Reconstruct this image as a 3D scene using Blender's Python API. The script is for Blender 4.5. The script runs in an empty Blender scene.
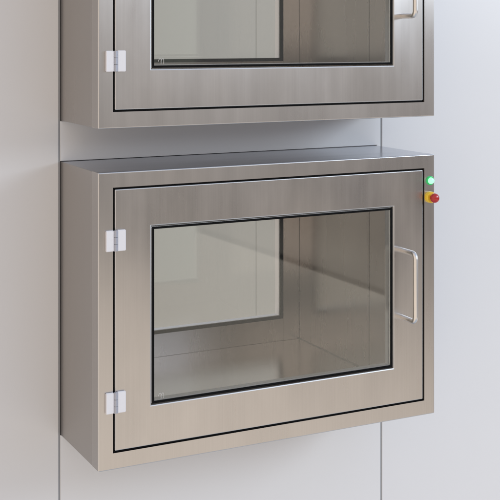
import bpy, bmesh, math, random
from mathutils import Vector
random.seed(4)
SC = bpy.context.scene
COL = SC.collection
R = math.radians

def s2l(c):
    c = c / 255.0
    return c / 12.92 if c <= 0.04045 else ((c + 0.055) / 1.055) ** 2.4
def rgb(r, g, b): return (s2l(r), s2l(g), s2l(b), 1.0)

# ------------------------------------------------------------------ dimensions (metres)
W, H, D = 0.85, 0.622, 0.254          # front face width, height, how far it stands out of the wall
GAP = 0.0913                          # clear height between the two boxes
DEPTH = 0.60                          # whole depth, front to back, through the wall
WX0, WX1, WZ0, WZ1 = 0.1215, 0.7290, 0.1262, 0.5005   # window opening in the door
DX0, DX1, DZ0, DZ1 = 0.0370, 0.8160, 0.0388, 0.5855   # door leaf
OX0, OX1, OZ0, OZ1 = 0.0325, 0.8205, 0.0345, 0.5898   # opening in the front frame
CX0, CX1, CZ0, CZ1 = 0.065, 0.785, 0.0605, 0.560      # chamber inside
YB = 0.550                                            # inner face of the far door

# ------------------------------------------------------------------ node helpers
def new_mat(name):
    m = bpy.data.materials.new(name); m.use_nodes = True
    nt = m.node_tree; nt.nodes.clear()
    out = nt.nodes.new('ShaderNodeOutputMaterial')
    return m, nt, out
def N(nt, typ, **kw):
    n = nt.nodes.new(typ)
    for k, v in kw.items(): setattr(n, k, v)
    return n
def setin(nt, sock, v):
    if isinstance(v, bpy.types.NodeSocket): nt.links.new(v, sock)
    else: sock.default_value = v
def M(nt, op, a, b=0.0, c=0.0, clamp=False):
    n = N(nt, 'ShaderNodeMath', operation=op, use_clamp=clamp)
    setin(nt, n.inputs[0], a); setin(nt, n.inputs[1], b); setin(nt, n.inputs[2], c)
    return n.outputs[0]
def sstep(nt, v, lo, hi):
    n = N(nt, 'ShaderNodeMapRange', interpolation_type='SMOOTHSTEP')
    setin(nt, n.inputs[0], v); n.inputs[1].default_value = lo; n.inputs[2].default_value = hi
    n.inputs[3].default_value = 0.0; n.inputs[4].default_value = 1.0
    return n.outputs[0]
def mixc(nt, f, a, b, blend='MIX'):
    n = N(nt, 'ShaderNodeMix', data_type='RGBA', blend_type=blend)
    setin(nt, n.inputs[0], f); setin(nt, n.inputs[6], a); setin(nt, n.inputs[7], b)
    return n.outputs[2]
def noise(nt, vec, scale, detail=3.0, rough=0.55):
    n = N(nt, 'ShaderNodeTexNoise'); nt.links.new(vec, n.inputs['Vector'])
    n.inputs['Scale'].default_value = scale; n.inputs['Detail'].default_value = detail
    n.inputs['Roughness'].default_value = rough
    return n.outputs['Fac']
def mapped(nt, vec, scale, loc=(0, 0, 0)):
    n = N(nt, 'ShaderNodeMapping'); nt.links.new(vec, n.inputs['Vector'])
    n.inputs['Scale'].default_value = scale; n.inputs['Location'].default_value = loc
    return n.outputs['Vector']

# ------------------------------------------------------------------ materials
def steel(name, base, rough, grain='z', aniso=0.55, blotch=0.10, streak=0.5, offset=(0, 0, 0), wob=0.12):
    """brushed stainless steel; the brushing runs along one axis"""
    m, nt, out = new_mat(name)
    geo = N(nt, 'ShaderNodeNewGeometry'); pos = geo.outputs['Position']
    pos = mapped(nt, pos, (1, 1, 1), offset)
    lo, hi = 2.2, 320.0
    sc = {'z': (hi, hi, lo), 'x': (lo, hi, hi), 'y': (hi, lo, hi)}[grain]
    fine = noise(nt, mapped(nt, pos, sc), 1.0, 1.0, 0.5)
    sc2 = {'z': (34, 34, 1.1), 'x': (1.1, 34, 34), 'y': (34, 1.1, 34)}[grain]
    broad = noise(nt, mapped(nt, pos, sc2), 1.0, 4.0, 0.6)
    sc3 = {'z': (8, 8, 3.2), 'x': (3.2, 8, 8), 'y': (8, 3.2, 8)}[grain]
    cloud = noise(nt, mapped(nt, pos, sc3), 1.0, 4.0, 0.55)
    # tone: broad polishing streaks and cloudy patches
    t = M(nt, 'ADD', M(nt, 'MULTIPLY', M(nt, 'SUBTRACT', broad, 0.5), streak),
          M(nt, 'MULTIPLY', M(nt, 'SUBTRACT', fine, 0.5), 0.6 * streak))
    t = M(nt, 'ADD', t, M(nt, 'MULTIPLY', M(nt, 'SUBTRACT', cloud, 0.5), blotch))
    v = M(nt, 'ADD', 1.0, t)
    hsv = N(nt, 'ShaderNodeHueSaturation'); hsv.inputs['Color'].default_value = base
    nt.links.new(v, hsv.inputs['Value'])
    p = N(nt, 'ShaderNodeBsdfPrincipled')
    nt.links.new(hsv.outputs['Color'], p.inputs['Base Color'])
    p.inputs['Metallic'].default_value = 1.0
    r = M(nt, 'ADD', rough, M(nt, 'MULTIPLY', M(nt, 'SUBTRACT', broad, 0.5), 0.7 * streak))
    r = M(nt, 'ADD', r, M(nt, 'MULTIPLY', M(nt, 'SUBTRACT', cloud, 0.5), 0.12))
    nt.links.new(r, p.inputs['Roughness'])
    p.inputs['Anisotropic'].default_value = aniso
    tg = N(nt, 'ShaderNodeTangent', direction_type='RADIAL', axis={'z': 'Z', 'x': 'X', 'y': 'Y'}[grain])
    nt.links.new(tg.outputs[0], p.inputs['Tangent'])
    p.inputs['Anisotropic Rotation'].default_value = 0.0
    b2 = N(nt, 'ShaderNodeBump'); b2.inputs['Strength'].default_value = wob; b2.inputs['Distance'].default_value = 0.01
    nt.links.new(noise(nt, mapped(nt, pos, tuple(q * 0.9 for q in sc3), (4, 7, 2)), 1.0, 0.0, 0.5), b2.inputs['Height'])
    nt.links.new(b2.outputs[0], p.inputs['Normal'])
    nt.links.new(p.outputs[0], out.inputs[0])
    return m

def plain(name, base, rough=0.5, metal=0.0, spec=0.5, coat=0.0, bump=0.0, bscale=400.0, vary=0.0):
    m, nt, out = new_mat(name)
    p = N(nt, 'ShaderNodeBsdfPrincipled')
    geo = N(nt, 'ShaderNodeNewGeometry')
    c = noise(nt, geo.outputs['Position'], 9.0, 4.0)
    hsv = N(nt, 'ShaderNodeHueSaturation'); hsv.inputs['Color'].default_value = base
    nt.links.new(M(nt, 'ADD', 1.0 - vary / 2, M(nt, 'MULTIPLY', c, vary)), hsv.inputs['Value'])
    nt.links.new(hsv.outputs[0], p.inputs['Base Color'])
    p.inputs['Metallic'].default_value = metal; p.inputs['Roughness'].default_value = rough
    p.inputs['Specular IOR Level'].default_value = spec; p.inputs['Coat Weight'].default_value = coat
    if bump:
        b = N(nt, 'ShaderNodeBump'); b.inputs['Strength'].default_value = bump; b.inputs['Distance'].default_value = 0.001
        nt.links.new(noise(nt, geo.outputs['Position'], bscale, 2.0), b.inputs['Height'])
        nt.links.new(b.outputs[0], p.inputs['Normal'])
    nt.links.new(p.outputs[0], out.inputs[0])
    return m

def glass_mat(name, tint, refl=1.0):
    m, nt, out = new_mat(name)
    fr = N(nt, 'ShaderNodeFresnel'); fr.inputs['IOR'].default_value = 1.52
    tr = N(nt, 'ShaderNodeBsdfTransparent'); tr.inputs['Color'].default_value = tint
    gl = N(nt, 'ShaderNodeBsdfGlossy'); gl.inputs['Roughness'].default_value = 0.004
    gl.inputs['Color'].default_value = (0.97, 1.0, 0.98, 1)
    mx = N(nt, 'ShaderNodeMixShader')
    nt.links.new(M(nt, 'MULTIPLY', fr.outputs[0], refl, clamp=True), mx.inputs[0])
    nt.links.new(tr.outputs[0], mx.inputs[1]); nt.links.new(gl.outputs[0], mx.inputs[2])
    nt.links.new(mx.outputs[0], out.inputs[0])
    return m

def lamp_mat(name, col, strength, base):
    m, nt, out = new_mat(name)
    p = N(nt, 'ShaderNodeBsdfPrincipled')
    p.inputs['Base Color'].default_value = base; p.inputs['Roughness'].default_value = 0.25
    p.inputs['Emission Color'].default_value = col; p.inputs['Emission Strength'].default_value = strength
    nt.links.new(p.outputs[0], out.inputs[0])
    return m

STEEL = (0.60, 0.575, 0.555, 1)
m_front = steel('brushed_steel_front', STEEL, 0.29, 'z', aniso=0.8, streak=0.15, blotch=0.42, wob=0.40)
m_frame = steel('brushed_steel_frame', STEEL, 0.29, 'z', aniso=0.8, streak=0.12, blotch=0.26, wob=0.25, offset=(3.1, 0, 1.7))
m_body = steel('brushed_steel_body', (0.45, 0.422, 0.40, 1), 0.25, 'z', aniso=0.7, blotch=0.05, streak=0.12, offset=(0, 5.3, 0))  # same steel, darkened in colour for the dim reflection on the sides
m_side = steel('brushed_steel_frame_side', (0.50, 0.472, 0.45, 1), 0.30, 'z', aniso=0.6, blotch=0.06, streak=0.12)  # frame steel with the side faces' darker shading put into the colour
m_top = steel('brushed_steel_top', (0.46, 0.47, 0.51, 1), 0.20, 'x', aniso=0.5, blotch=0.05, streak=0.12)  # same steel, the bluish wall reflection put into its base colour
m_infloor = steel('brushed_steel_chamber_floor', (0.80,0.785,0.775,1), 0.24, 'x', aniso=0.5, blotch=0.08, streak=0.08, offset=(1.1, 2.2, 3), wob=0.02)  # lighter copy of the inside steel, brightening the far window's reflection
m_in = steel('brushed_steel_inside', (0.63,0.605,0.585,1), 0.27, 'z', blotch=0.08, streak=0.09, offset=(8.1, 2.2, 0), wob=0.02)
m_edge = plain('ground_steel_edge', (0.64, 0.63, 0.62, 1), 0.5, 1.0, bump=0.03)
m_tube = plain('satin_steel_tube', (0.78, 0.76, 0.74, 1), 0.32, 1.0, bump=0.05)
m_hinge = plain('pale_hinge_plastic', rgb(234, 234, 238), 0.34, 0.0, 0.5, bump=0.08)
m_pin = plain('hinge_pin_grey', rgb(176, 180, 192), 0.35, 0.3)
m_black = plain('black_rubber', (0.003, 0.003, 0.0032, 1), 0.7, 0.0, 0.12)
m_spacer = plain('aluminium_spacer', (0.90, 0.92, 0.95, 1), 0.35, 0.0, bump=0.03)
m_glass = glass_mat('window_glass', (0.985, 0.983, 0.979, 1), 1.0)
m_etch = plain('white_etching', rgb(205, 205, 203), 0.6)
m_wall = plain('pale_coated_panel', rgb(226, 227, 229), 0.32, 0.0, 0.45, bump=0.012, bscale=30.0, vary=0.02)
m_seal = plain('grey_sealant', rgb(150, 152, 156), 0.6)
m_seal2 = plain('pale_sealant', rgb(172, 169, 158), 0.6)
m_far = plain('far_room_panel', rgb(184, 180, 168), 0.5, vary=0.02)
m_yellow = plain('yellow_plastic', rgb(246, 208, 60), 0.35, coat=0.3)
m_red = plain('red_plastic', rgb(178, 22, 22), 0.28, coat=0.5)
m_green = lamp_mat('green_lens_lit', (0.45, 1.0, 0.62, 1), 1.1, rgb(70, 210, 120))
m_greenrim = lamp_mat('green_rim', (0.05, 0.75, 0.25, 1), 0.25, rgb(40, 170, 90))

# ------------------------------------------------------------------ mesh helpers
def add_box(bm, x0, x1, y0, y1, z0, z1):
    v = [bm.verts.new((x, y, z)) for x in (x0, x1) for y in (y0, y1) for z in (z0, z1)]
    f = [(0, 1, 3, 2), (4, 6, 7, 5), (0, 4, 5, 1), (2, 3, 7, 6), (0, 2, 6, 4), (1, 5, 7, 3)]
    return [bm.faces.new([v[i] for i in q]) for q in f]

def ring_bm(o, h, y0, y1, bev_out=0.0, bev_in=0.0, seg=3, back=True):
    """rectangular plate o=(x0,x1,z0,z1) with a rectangular opening h, from y0 to y1; front edges eased"""
    bm = bmesh.new()
    def loop(r, y): return [bm.verts.new(p) for p in ((r[0], y, r[2]), (r[1], y, r[2]), (r[1], y, r[3]), (r[0], y, r[3]))]
    of, hf, ob, hb = loop(o, y0), loop(h, y0), loop(o, y1), loop(h, y1)
    for i in range(4):
        j = (i + 1) % 4
        bm.faces.new((of[i], of[j], hf[j], hf[i]))
        bm.faces.new((ob[j], ob[i], hb[i], hb[j]))
        bm.faces.new((of[j], of[i], ob[i], ob[j]))
        bm.faces.new((hf[i], hf[j], hb[j], hb[i]))
    bm.normal_update()
    bmesh.ops.recalc_face_normals(bm, faces=bm.faces)
    eo, ei = [], []
    for e in bm.edges:
        a, b = e.verts
        so, si = set(of), set(hf)
        if a in so and b in so: eo.append(e)
        elif a in si and b in si: ei.append(e)
        elif (a in so and b in ob) or (b in so and a in ob): eo.append(e)
    if bev_out: bmesh.ops.bevel(bm, geom=eo, offset=bev_out, segments=seg, profile=0.5, affect='EDGES')
    if bev_in:
        ei = [e for e in ei if e.is_valid]
        bmesh.ops.bevel(bm, geom=ei, offset=bev_in, segments=2, profile=0.5, affect='EDGES')
    return bm
def mark_edges(bm, lim=False):
    for f in bm.faces:
        n = f.normal
        if max(abs(n.x), abs(n.y), abs(n.z)) < 0.985 and f.calc_center_median().y < 0.006 and not (lim and 0.02 < f.calc_center_median().x < W - .02 and 0.02 < f.calc_center_median().z < H - .02): f.material_index = 1

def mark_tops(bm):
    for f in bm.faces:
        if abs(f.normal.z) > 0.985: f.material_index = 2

def tube(bm, pts, r, seg=20, cap=True):
    """swept round tube along a polyline of 3-D points"""
    pts = [Vector(p) for p in pts]; rings = []
    up = Vector((1, 0, 0))
    for i, p in enumerate(pts):
        d = (pts[min(i + 1, len(pts) - 1)] - pts[max(i - 1, 0)]).normalized()
        a = up.cross(d)
        if a.length < 1e-4: a = Vector((0, 1, 0)).cross(d)
        a.normalize(); b = d.cross(a).normalized()
        rings.append([bm.verts.new(p + a * r * math.cos(t) + b * r * math.sin(t))
                      for t in [2 * math.pi * k / seg for k in range(seg)]])
    for q in range(len(rings) - 1):
        for k in range(seg):
            n = (k + 1) % seg
            bm.faces.new((rings[q][k], rings[q][n], rings[q + 1][n], rings[q + 1][k]))
    if cap:
        bm.faces.new(rings[0][::-1]); bm.faces.new(rings[-1])

def lathe(bm, prof, cx, cz, seg=40):
    """profile of (radius, y) revolved about the y axis through (cx, cz)"""
    rings = []
    for r, y in prof:
        if r < 1e-6: rings.append([bm.verts.new((cx, y, cz))])
        else: rings.append([bm.verts.new((cx + r * math.cos(2 * math.pi * k / seg), y, cz + r * math.sin(2 * math.pi * k / seg))) for k in range(seg)])
    for a, b in zip(rings, rings[1:]):
        for k in range(seg):
            n = (k + 1) % seg
            if len(a) == 1 and len(b) == 1: continue
            if len(a) == 1: bm.faces.new((a[0], b[n], b[k]))
            elif len(b) == 1: bm.faces.new((a[k], a[n], b[0]))
            else: bm.faces.new((a[k], a[n], b[n], b[k]))

def obj(name, bm, mat, parent=None, smooth=False, label=None):
    bmesh.ops.recalc_face_normals(bm, faces=bm.faces)
    me = bpy.data.meshes.new(name); bm.to_mesh(me); bm.free()
    if smooth:
        me.polygons.foreach_set('use_smooth', [True] * len(me.polygons))
        me.set_sharp_from_angle(angle=R(40))
    me.materials.append(mat)
    o = bpy.data.objects.new(name, me); COL.objects.link(o)
    if parent: o.parent = parent
    if label: o['label'] = label
    return o
def thing(name, label, cat, loc=(0, 0, 0), group=None):
    o = bpy.data.objects.new(name, None); COL.objects.link(o); o.location = loc
    o.empty_display_size = 0.1
    o['label'] = label; o['category'] = cat
    if group: o['group'] = group
    return o
def copy_tree(o, parent=None):
    c = o.copy(); COL.objects.link(c); c.parent = parent
    for ch in list(o.children): copy_tree(ch, c)
    return c

# ------------------------------------------------------------------ the pass-through box
def window(parent, y0, face):
    """gasket, pane and spacer set into a door; face = +1 when the outer side looks to -y"""
    o = (WX0 - .0005, WX1 + .0005, WZ0 - .0005, WZ1 + .0005)
    g = 0.0044
    h = (WX0 + g, WX1 - g, WZ0 + g, WZ1 - g)
    if face > 0:
        obj('window_gasket', ring_bm(o, h, y0 + 0.0012, y0 + 0.0026, 0, 0.0004), m_black, parent)
        bm = bmesh.new(); add_box(bm, h[0] - .0015, h[1] + .0015, y0 + 0.0028, y0 + 0.0068, h[2] - .0015, h[3] + .0015)
        gl = obj('window_glass', bm, m_glass, parent)
        hs = (h[0] + 0.0012, h[1] - 0.0012, h[2] + 0.0014, h[3] - 0.0008)
        obj('glazing_spacer', ring_bm(o, hs, y0 + 0.0070, y0 + 0.0215), m_spacer, parent)
        return gl
    obj('window_gasket', ring_bm((o[0] - .004, o[1] + .004, o[2] - .004, o[3] + .004), h, y0 - 0.003, y0 - 0.0006, 0.0008, 0), m_black, parent)
    bm = bmesh.new(); add_box(bm, o[0] + .0005, o[1] - .0005, y0 + 0.004, y0 + 0.008, o[2] + .0005, o[3] - .0005)
    obj('glazing_spacer', ring_bm((o[0] + .0002, o[1] - .0002, o[2] + .0002, o[3] - .0002), (h[0] - .0008, h[1] + .0008, h[2] - .0008, h[3] + .0008), y0 + 0.0085, y0 + 0.0295), m_spacer, parent)
    return obj('window_glass', bm, m_glass, parent)

def make_box():
    root = thing('pass_box', '', 'pass box')
    # front frame: welded ring the door closes into
    bm = ring_bm((0, W, 0, H), (OX0, OX1, OZ0, OZ1), 0.0, 0.0385, 0.0024, 0.0, 5)
    bm.normal_update(); mark_edges(bm, True); mark_tops(bm)
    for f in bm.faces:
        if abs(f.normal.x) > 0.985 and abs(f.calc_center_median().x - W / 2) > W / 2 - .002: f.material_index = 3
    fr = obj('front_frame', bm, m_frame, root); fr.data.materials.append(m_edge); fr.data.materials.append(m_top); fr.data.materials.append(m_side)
    # sheet-metal body with the chamber cut through it
    bm = ring_bm((0.0007, W - .0007, 0.0007, H - .0007), (CX0 - .003, CX1 + .003, CZ0 - .003, CZ1 + .003), 0.0397, DEPTH, 0.0012, 0)
    bm.normal_update(); mark_tops(bm)
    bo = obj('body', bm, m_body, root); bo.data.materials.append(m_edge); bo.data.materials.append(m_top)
    # rubber seal in the gap round the door
    obj('door_seal', ring_bm((OX0 + .0004, OX1 - .0004, OZ0 + .0004, OZ1 - .0004), (DX0 + .02, DX1 - .02, DZ0 + .02, DZ1 - .02), 0.0312, 0.0380), m_black, root)
    bm = ring_bm((OX0 + .0003, OX1 - .0003, OZ0 + .0003, OZ1 - .0003), (DX0 - .0003, DX1 + .0003, DZ0 - .0003, DZ1 + .0003), 0.0042, 0.031)
    obj('gap_seal', bm, m_black, root)
    # chamber lining: front flange ring and main tunnel with a hairline joint between
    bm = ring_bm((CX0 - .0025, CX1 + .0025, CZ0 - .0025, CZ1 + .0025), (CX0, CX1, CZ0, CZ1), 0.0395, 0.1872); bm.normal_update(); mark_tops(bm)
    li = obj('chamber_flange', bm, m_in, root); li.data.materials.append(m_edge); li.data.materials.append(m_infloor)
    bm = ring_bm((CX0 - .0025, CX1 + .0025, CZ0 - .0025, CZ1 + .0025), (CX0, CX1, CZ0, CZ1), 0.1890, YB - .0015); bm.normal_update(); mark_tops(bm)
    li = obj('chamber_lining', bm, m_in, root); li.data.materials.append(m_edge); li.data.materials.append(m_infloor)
    # polished weld beads where the chamber floor meets its side walls
    for x in (CX0, CX1):
        bm = bmesh.new(); tube(bm, [(x, 0.040, CZ0), (x, YB - .002, CZ0)], 0.0020, 12)
        obj('weld_bead', bm, m_edge, root, True)
    # ---- front door
    bm = ring_bm((DX0, DX1, DZ0, DZ1), (WX0 - .003, WX1 + .003, WZ0 - .003, WZ1 + .003), 0.0, 0.031, 0.0018, 0.0026)
    bm.normal_update(); mark_edges(bm)
    door = obj('door', bm, m_front, root); door.data.materials.append(m_edge)
    gl = window(door, 0.0, 1)
    # pull handle: bent round bar
    hx, za, zb, so, r = 0.7580, 0.2400, 0.3985, 0.0530, 0.0061
    pts = [(hx, 0.001, za)]
    bend = 0.013
    for k in range(9):
        t = math.pi / 2 * k / 8
        pts.append((hx, -so + bend - bend * math.sin(t), za + bend - bend * math.cos(t)))
    for k in range(9):
        t = math.pi / 2 * k / 8
        pts.append((hx, -so + bend - bend * math.cos(t), zb - bend + bend * math.sin(t)))
    pts.append((hx, 0.001, zb))
    bm = bmesh.new(); tube(bm, pts, r, 24)
    obj('handle', bm, m_tube, door, True)
    # little etched maker's mark in the lower left corner of the glass
    bm = bmesh.new()
    x0, z0 = WX0 + 0.0125, WZ0 + 0.013
    for q in range(2):
        pts = []
        for k in range(13):
            t = math.pi * k / 12
            pts.append((x0 + 0.0045 + q * 0.0060 - 0.0033 * math.cos(t) + 0.0014 * math.sin(t), 0.0024, z0 - 0.002 + 0.0080 * math.sin(t) - (0.004 if k == 12 else 0) + (0.002 if k == 0 else 0)))
        tube(bm, pts, 0.00055, 6)
    obj('etched_mark', bm, m_etch, door)
    # ---- far door, seen through the chamber
    bd = obj('far_door', ring_bm((CX0 - .0025, CX1 + .0025, CZ0 - .0025, CZ1 + .0025), (WX0, WX1, WZ0, WZ1), YB, YB + .030), m_in, root)
    window(bd, YB, -1)
    for sgn in (0, 1):
        x0, x1 = (CX0 + .0008, WX0 - .0062) if sgn == 0 else (WX1 + .0062, CX1 - .0008)
        bm = bmesh.new(); add_box(bm, x0, x1, YB - .0016, YB - .0002, CZ0 + .0006, CZ1 - .0006)
        obj('door_stile', bm, m_in, bd)
    # ---- hinges
    for zc in (0.4792, 0.1410):
        bm = bmesh.new()
        add_box(bm, 0.0152, 0.0328, -0.0062, -0.0002, zc - .0218, zc + .0218)
        bmesh.ops.bevel(bm, geom=[e for e in bm.edges], offset=0.0012, segments=2, affect='EDGES')
        hg = obj('hinge', bm, m_hinge, root, True)
        bm = bmesh.new()
        add_box(bm, 0.0405, 0.0590, -0.0068, -0.0002, zc - .0218, zc + .0222)
        bmesh.ops.bevel(bm, geom=[e for e in bm.edges], offset=0.0012, segments=2, affect='EDGES')
        obj('hinge_leaf', bm, m_hinge, hg, True)
        bm = bmesh.new()
        for a, b in ((-.0215, -.0075), (-.0068, .0068), (.0075, .0215)):
            tube(bm, [(0.0367, -0.0050, zc + a), (0.0367, -0.0050, zc + b)], 0.0040, 16)
        obj('hinge_knuckle', bm, m_pin, hg, True)
    # ---- pilot lamp and emergency stop on the right-hand frame member
    cx, cz = 0.8362, 0.5595
    bm = bmesh.new(); lathe(bm, [(0.0106, 0.0002), (0.0106, -0.0030), (0.0098, -0.0040), (0.0078, -0.0040), (0.0078, 0.0002)], cx, cz)
    lampo = obj('indicator_lamp', bm, m_greenrim, root, True)
    bm = bmesh.new(); lathe(bm, [(0.0076, 0.0), (0.0076, -0.0060), (0.0068, -0.0088), (0.0046, -0.0106), (0.0, -0.0112)], cx, cz)
    obj('lens', bm, m_green, lampo, True)
    cx, cz = 0.8350, 0.5200
    bm = bmesh.new(); lathe(bm, [(0.0, 0.0002), (0.0136, 0.0002), (0.0136, -0.0090), (0.0124, -0.0110), (0.0060, -0.0110), (0.0, -0.0110)], cx, cz)
    es = obj('emergency_stop', bm, m_yellow, root, True)
    bm = bmesh.new(); lathe(bm, [(0.0, -0.0112), (0.0066, -0.0112), (0.0066, -0.0165), (0.0102, -0.0175), (0.0113, -0.0200), (0.0113, -0.0235), (0.0098, -0.0272), (0.0062, -0.0298), (0.0, -0.0308)], cx, cz)
    obj('stop_button', bm, m_red, es, True)
    return root

low = make_box()
low['label'] = 'lower stainless steel box, whole in view, with lit green lamp and red stop button'
low['group'] = 'steel pass boxes on the wall'
up = copy_tree(low)
up.location = (0, 0, H + GAP)
up['label'] = 'upper stainless steel box, cut off by the top of the picture, mounted above the other'

# ------------------------------------------------------------------ the wall the boxes are set into
wall = thing('panel_wall', 'pale grey coated panel wall with thin vertical seams behind the two steel boxes', 'wall', (0, D, -1.2))
def panel(rects):
    bm = bmesh.new()
    # one sheet built on a shared grid so that openings leave clean edges
    xs = sorted({r[0] for r in rects} | {r[1] for r in rects}); zs = sorted({r[2] for r in rects} | {r[3] for r in rects})
    cache = {}
    def v(x, z):
        k = (round(x, 5), round(z, 5))
        if k not in cache: cache[k] = bm.verts.new((x, 0.0, z + 1.2))
        return cache[k]
    fs = []
    for i in range(len(xs) - 1):
        for j in range(len(zs) - 1):
            mx, mz = (xs[i] + xs[i + 1]) / 2, (zs[j] + zs[j + 1]) / 2
            if any(r[0] < mx < r[1] and r[2] < mz < r[3] for r in rects):
                fs.append(bm.faces.new((v(xs[i], zs[j]), v(xs[i + 1], zs[j]), v(xs[i + 1], zs[j + 1]), v(xs[i], zs[j + 1]))))
    ret = bmesh.ops.extrude_face_region(bm, geom=fs)
    for g in ret['geom']:
        if isinstance(g, bmesh.types.BMVert): g.co.y += 0.05
    bmesh.ops.recalc_face_normals(bm, faces=bm.faces)
    bm.normal_update()
    ed = [e for e in bm.edges if len(e.link_faces) == 2 and e.calc_face_angle(0) > 1.0 and all(abs(w.co.y) < 1e-6 for w in e.verts)]
    bmesh.ops.bevel(bm, geom=ed, offset=0.0010, segments=2, affect='EDGES')
    return bm
SL, SR = -0.0024, 0.8642     # seam centres
zb, zt = -1.2, 2.2
c = 0.0003                   # hairline round the boxes
HB = H + GAP
mid = [(SL + .0022, SR - .0022, zb, -c), (SL + .0022, SR - .0022, H + c, HB - c), (SL + .0022, SR - .0022, HB + H + c, zt),
       (W + c, SR - .0022, -c, H + c), (W + c, SR - .0022, HB - c, HB + H + c)]
obj('wall_panel', panel([(-1.6, SL - .0022, zb, zt)]), m_wall, wall, True)
obj('wall_panel', panel(mid), m_wall, wall, True)
obj('wall_panel', panel([(SR + .0022, 2.6, zb, zt)]), m_wall, wall, True)
for s in (SL, SR):
    bm = bmesh.new(); add_box(bm, s - .0021, s + .0021, 0.0016, 0.03, 0.0, zt - zb)
    obj('seam_sealant', bm, m_seal, wall)

# ------------------------------------------------------------------ wall of the room beyond, seen through the far windows
far = thing('far_wall', 'pale greenish wall of the room beyond, seen through the windows of the boxes', 'wall', (0, 3.0, -1.2))
bm = bmesh.new(); add_box(bm, -1.5, 1.902, 0, 0.05, 0, 3.4); obj('wall_panel', bm, m_far, far)
bm = bmesh.new(); add_box(bm, 1.910, 5.5, 0, 0.05, 0, 3.4); obj('wall_panel', bm, m_far, far)
bm = bmesh.new(); add_box(bm, 1.9022, 1.9098, 0.0006, 0.03, 0, 3.4); obj('seam_sealant', bm, m_seal2, far)

# ------------------------------------------------------------------ surroundings light: the bright room the boxes face
world = bpy.data.worlds.new('World'); SC.world = world; world.use_nodes = True
nt = world.node_tree; nt.nodes.clear()
wo = N(nt, 'ShaderNodeOutputWorld'); bg = N(nt, 'ShaderNodeBackground')
tc = N(nt, 'ShaderNodeTexCoord'); sx = N(nt, 'ShaderNodeSeparateXYZ'); nt.links.new(tc.outputs['Generated'], sx.inputs[0])
X_, Y_, Z_ = sx.outputs
deg = 180 / math.pi
el = M(nt, 'MULTIPLY', M(nt, 'ARCSINE', Z_), deg)
az = M(nt, 'MULTIPLY', M(nt, 'ARCTAN2', X_, M(nt, 'MULTIPLY', Y_, -1.0)), deg)
azc = M(nt, 'MINIMUM', M(nt, 'MAXIMUM', az, -30.0), 70.0)
line = M(nt, 'ADD', M(nt, 'MULTIPLY', M(nt, 'SUBTRACT', azc, 24.9), 0.32), 9.7)
line = M(nt, 'MAXIMUM', line, M(nt, 'ADD', 9.2, M(nt, 'MULTIPLY', sstep(nt, az, 24.4, 23.6), 2.5)))
b = M(nt, 'ADD', el, line)                         # >0 opposite wall, <0 floor
front = sstep(nt, M(nt, 'MULTIPLY', Y_, -1.0), -0.2, 0.3)
FLOOR = (1.15, 1.04, 0.93, 1); NEAR = (0.56, 0.65, 0.78, 1); WALLD = (0.17, 0.152, 0.158, 1); WALLU = (0.62, 0.59, 0.58, 1); COOL_BAND = (0.88, 1.09, 1.45, 1); CEIL = (0.62, 0.74, 0.98, 1)
lowc = mixc(nt, sstep(nt, b, 2.6, 0.7), WALLD, (0.50, 0.455, 0.42, 1))
wallc = mixc(nt, sstep(nt, el, -7.0, -3.0), lowc, WALLU)
upper = mixc(nt, sstep(nt, az, 10.0, 33.0), (1.02, 0.89, 0.78, 1), COOL_BAND)  # warm and cool bands added to light the left panel and the gap
wallc = mixc(nt, sstep(nt, el, 2.5, 5.0), wallc, upper)
wallc = mixc(nt, sstep(nt, el, 20.0, 32.0), wallc, CEIL)
door = M(nt, 'MULTIPLY', sstep(nt, az, 24.6, 24.0), sstep(nt, el, -12.1, -11.8))
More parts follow.
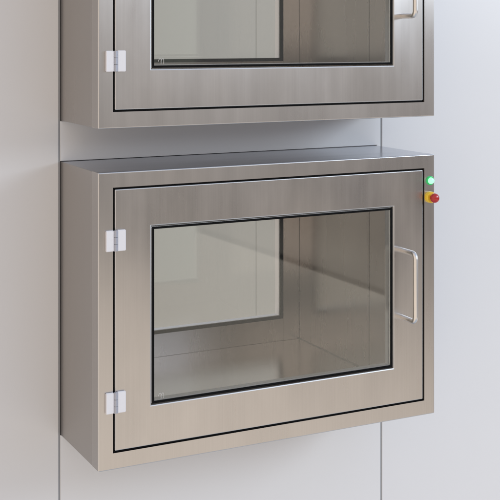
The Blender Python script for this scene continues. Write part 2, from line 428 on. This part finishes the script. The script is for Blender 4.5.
door = M(nt, 'MULTIPLY', door, M(nt, 'MULTIPLY', sstep(nt, az, 20.6, 21.4), sstep(nt, el, 14.0, 13.0)))
floorc = mixc(nt, sstep(nt, el, -28.0, -42.0), FLOOR, NEAR)
colr = mixc(nt, sstep(nt, b, 0.12, -0.12), wallc, floorc)
skirt = M(nt, 'MULTIPLY', sstep(nt, b, 0.32, 0.10), sstep(nt, b, -0.14, 0.0))
colr = mixc(nt, M(nt, 'MULTIPLY', skirt, 0.8), colr, (0.10, 0.10, 0.10, 1))
colr = mixc(nt, door, colr, (0.85, 0.86, 0.79, 1))
side = sstep(nt, X_, 0.1, -0.7)                    # bright warm glow added on the left to light the left panel
colr = mixc(nt, M(nt, 'MULTIPLY', side, 0.8), colr, (1.34, 1.14, 0.95, 1))
nt.links.new(colr, bg.inputs['Color']); bg.inputs['Strength'].default_value = 0.80
nt.links.new(bg.outputs[0], wo.inputs[0])

def area(name, loc, target, size, size_y, power, col):
    l = bpy.data.lights.new(name, 'AREA'); l.shape = 'RECTANGLE'; l.size = size; l.size_y = size_y
    l.energy = power; l.color = col
    o = bpy.data.objects.new(name, l); COL.objects.link(o); o.location = loc
    o.rotation_euler = (Vector(target) - Vector(loc)).to_track_quat('-Z', 'Y').to_euler()
    return o
area('window_light', (4.7, -3.3, 2.1), (0.3, 0.1, 0.5), 2.2, 1.5, 118, (0.82, 0.91, 1.0))

# ------------------------------------------------------------------ camera (level, shifted down like a view camera)
cd = bpy.data.cameras.new('camera'); cam = bpy.data.objects.new('camera', cd); COL.objects.link(cam)
cam.location = (-0.82809, -2.33465, 0.91427); cam.rotation_euler = (R(90), 0, -0.468485)
cd.sensor_width = 36; cd.lens = 36 * 1182.907 / 500; cd.shift_y = -(250 - 32.43) / 500
cd.clip_start = 0.05; cd.clip_end = 200
SC.camera = cam
SC.view_settings.view_transform = 'Standard'; SC.view_settings.look = 'None'
SC.view_settings.exposure = 0.0; SC.view_settings.gamma = 1.0
SC.render.engine = 'CYCLES'
SC.cycles.max_bounces = 16; SC.cycles.transparent_max_bounces = 16; SC.cycles.glossy_bounces = 8
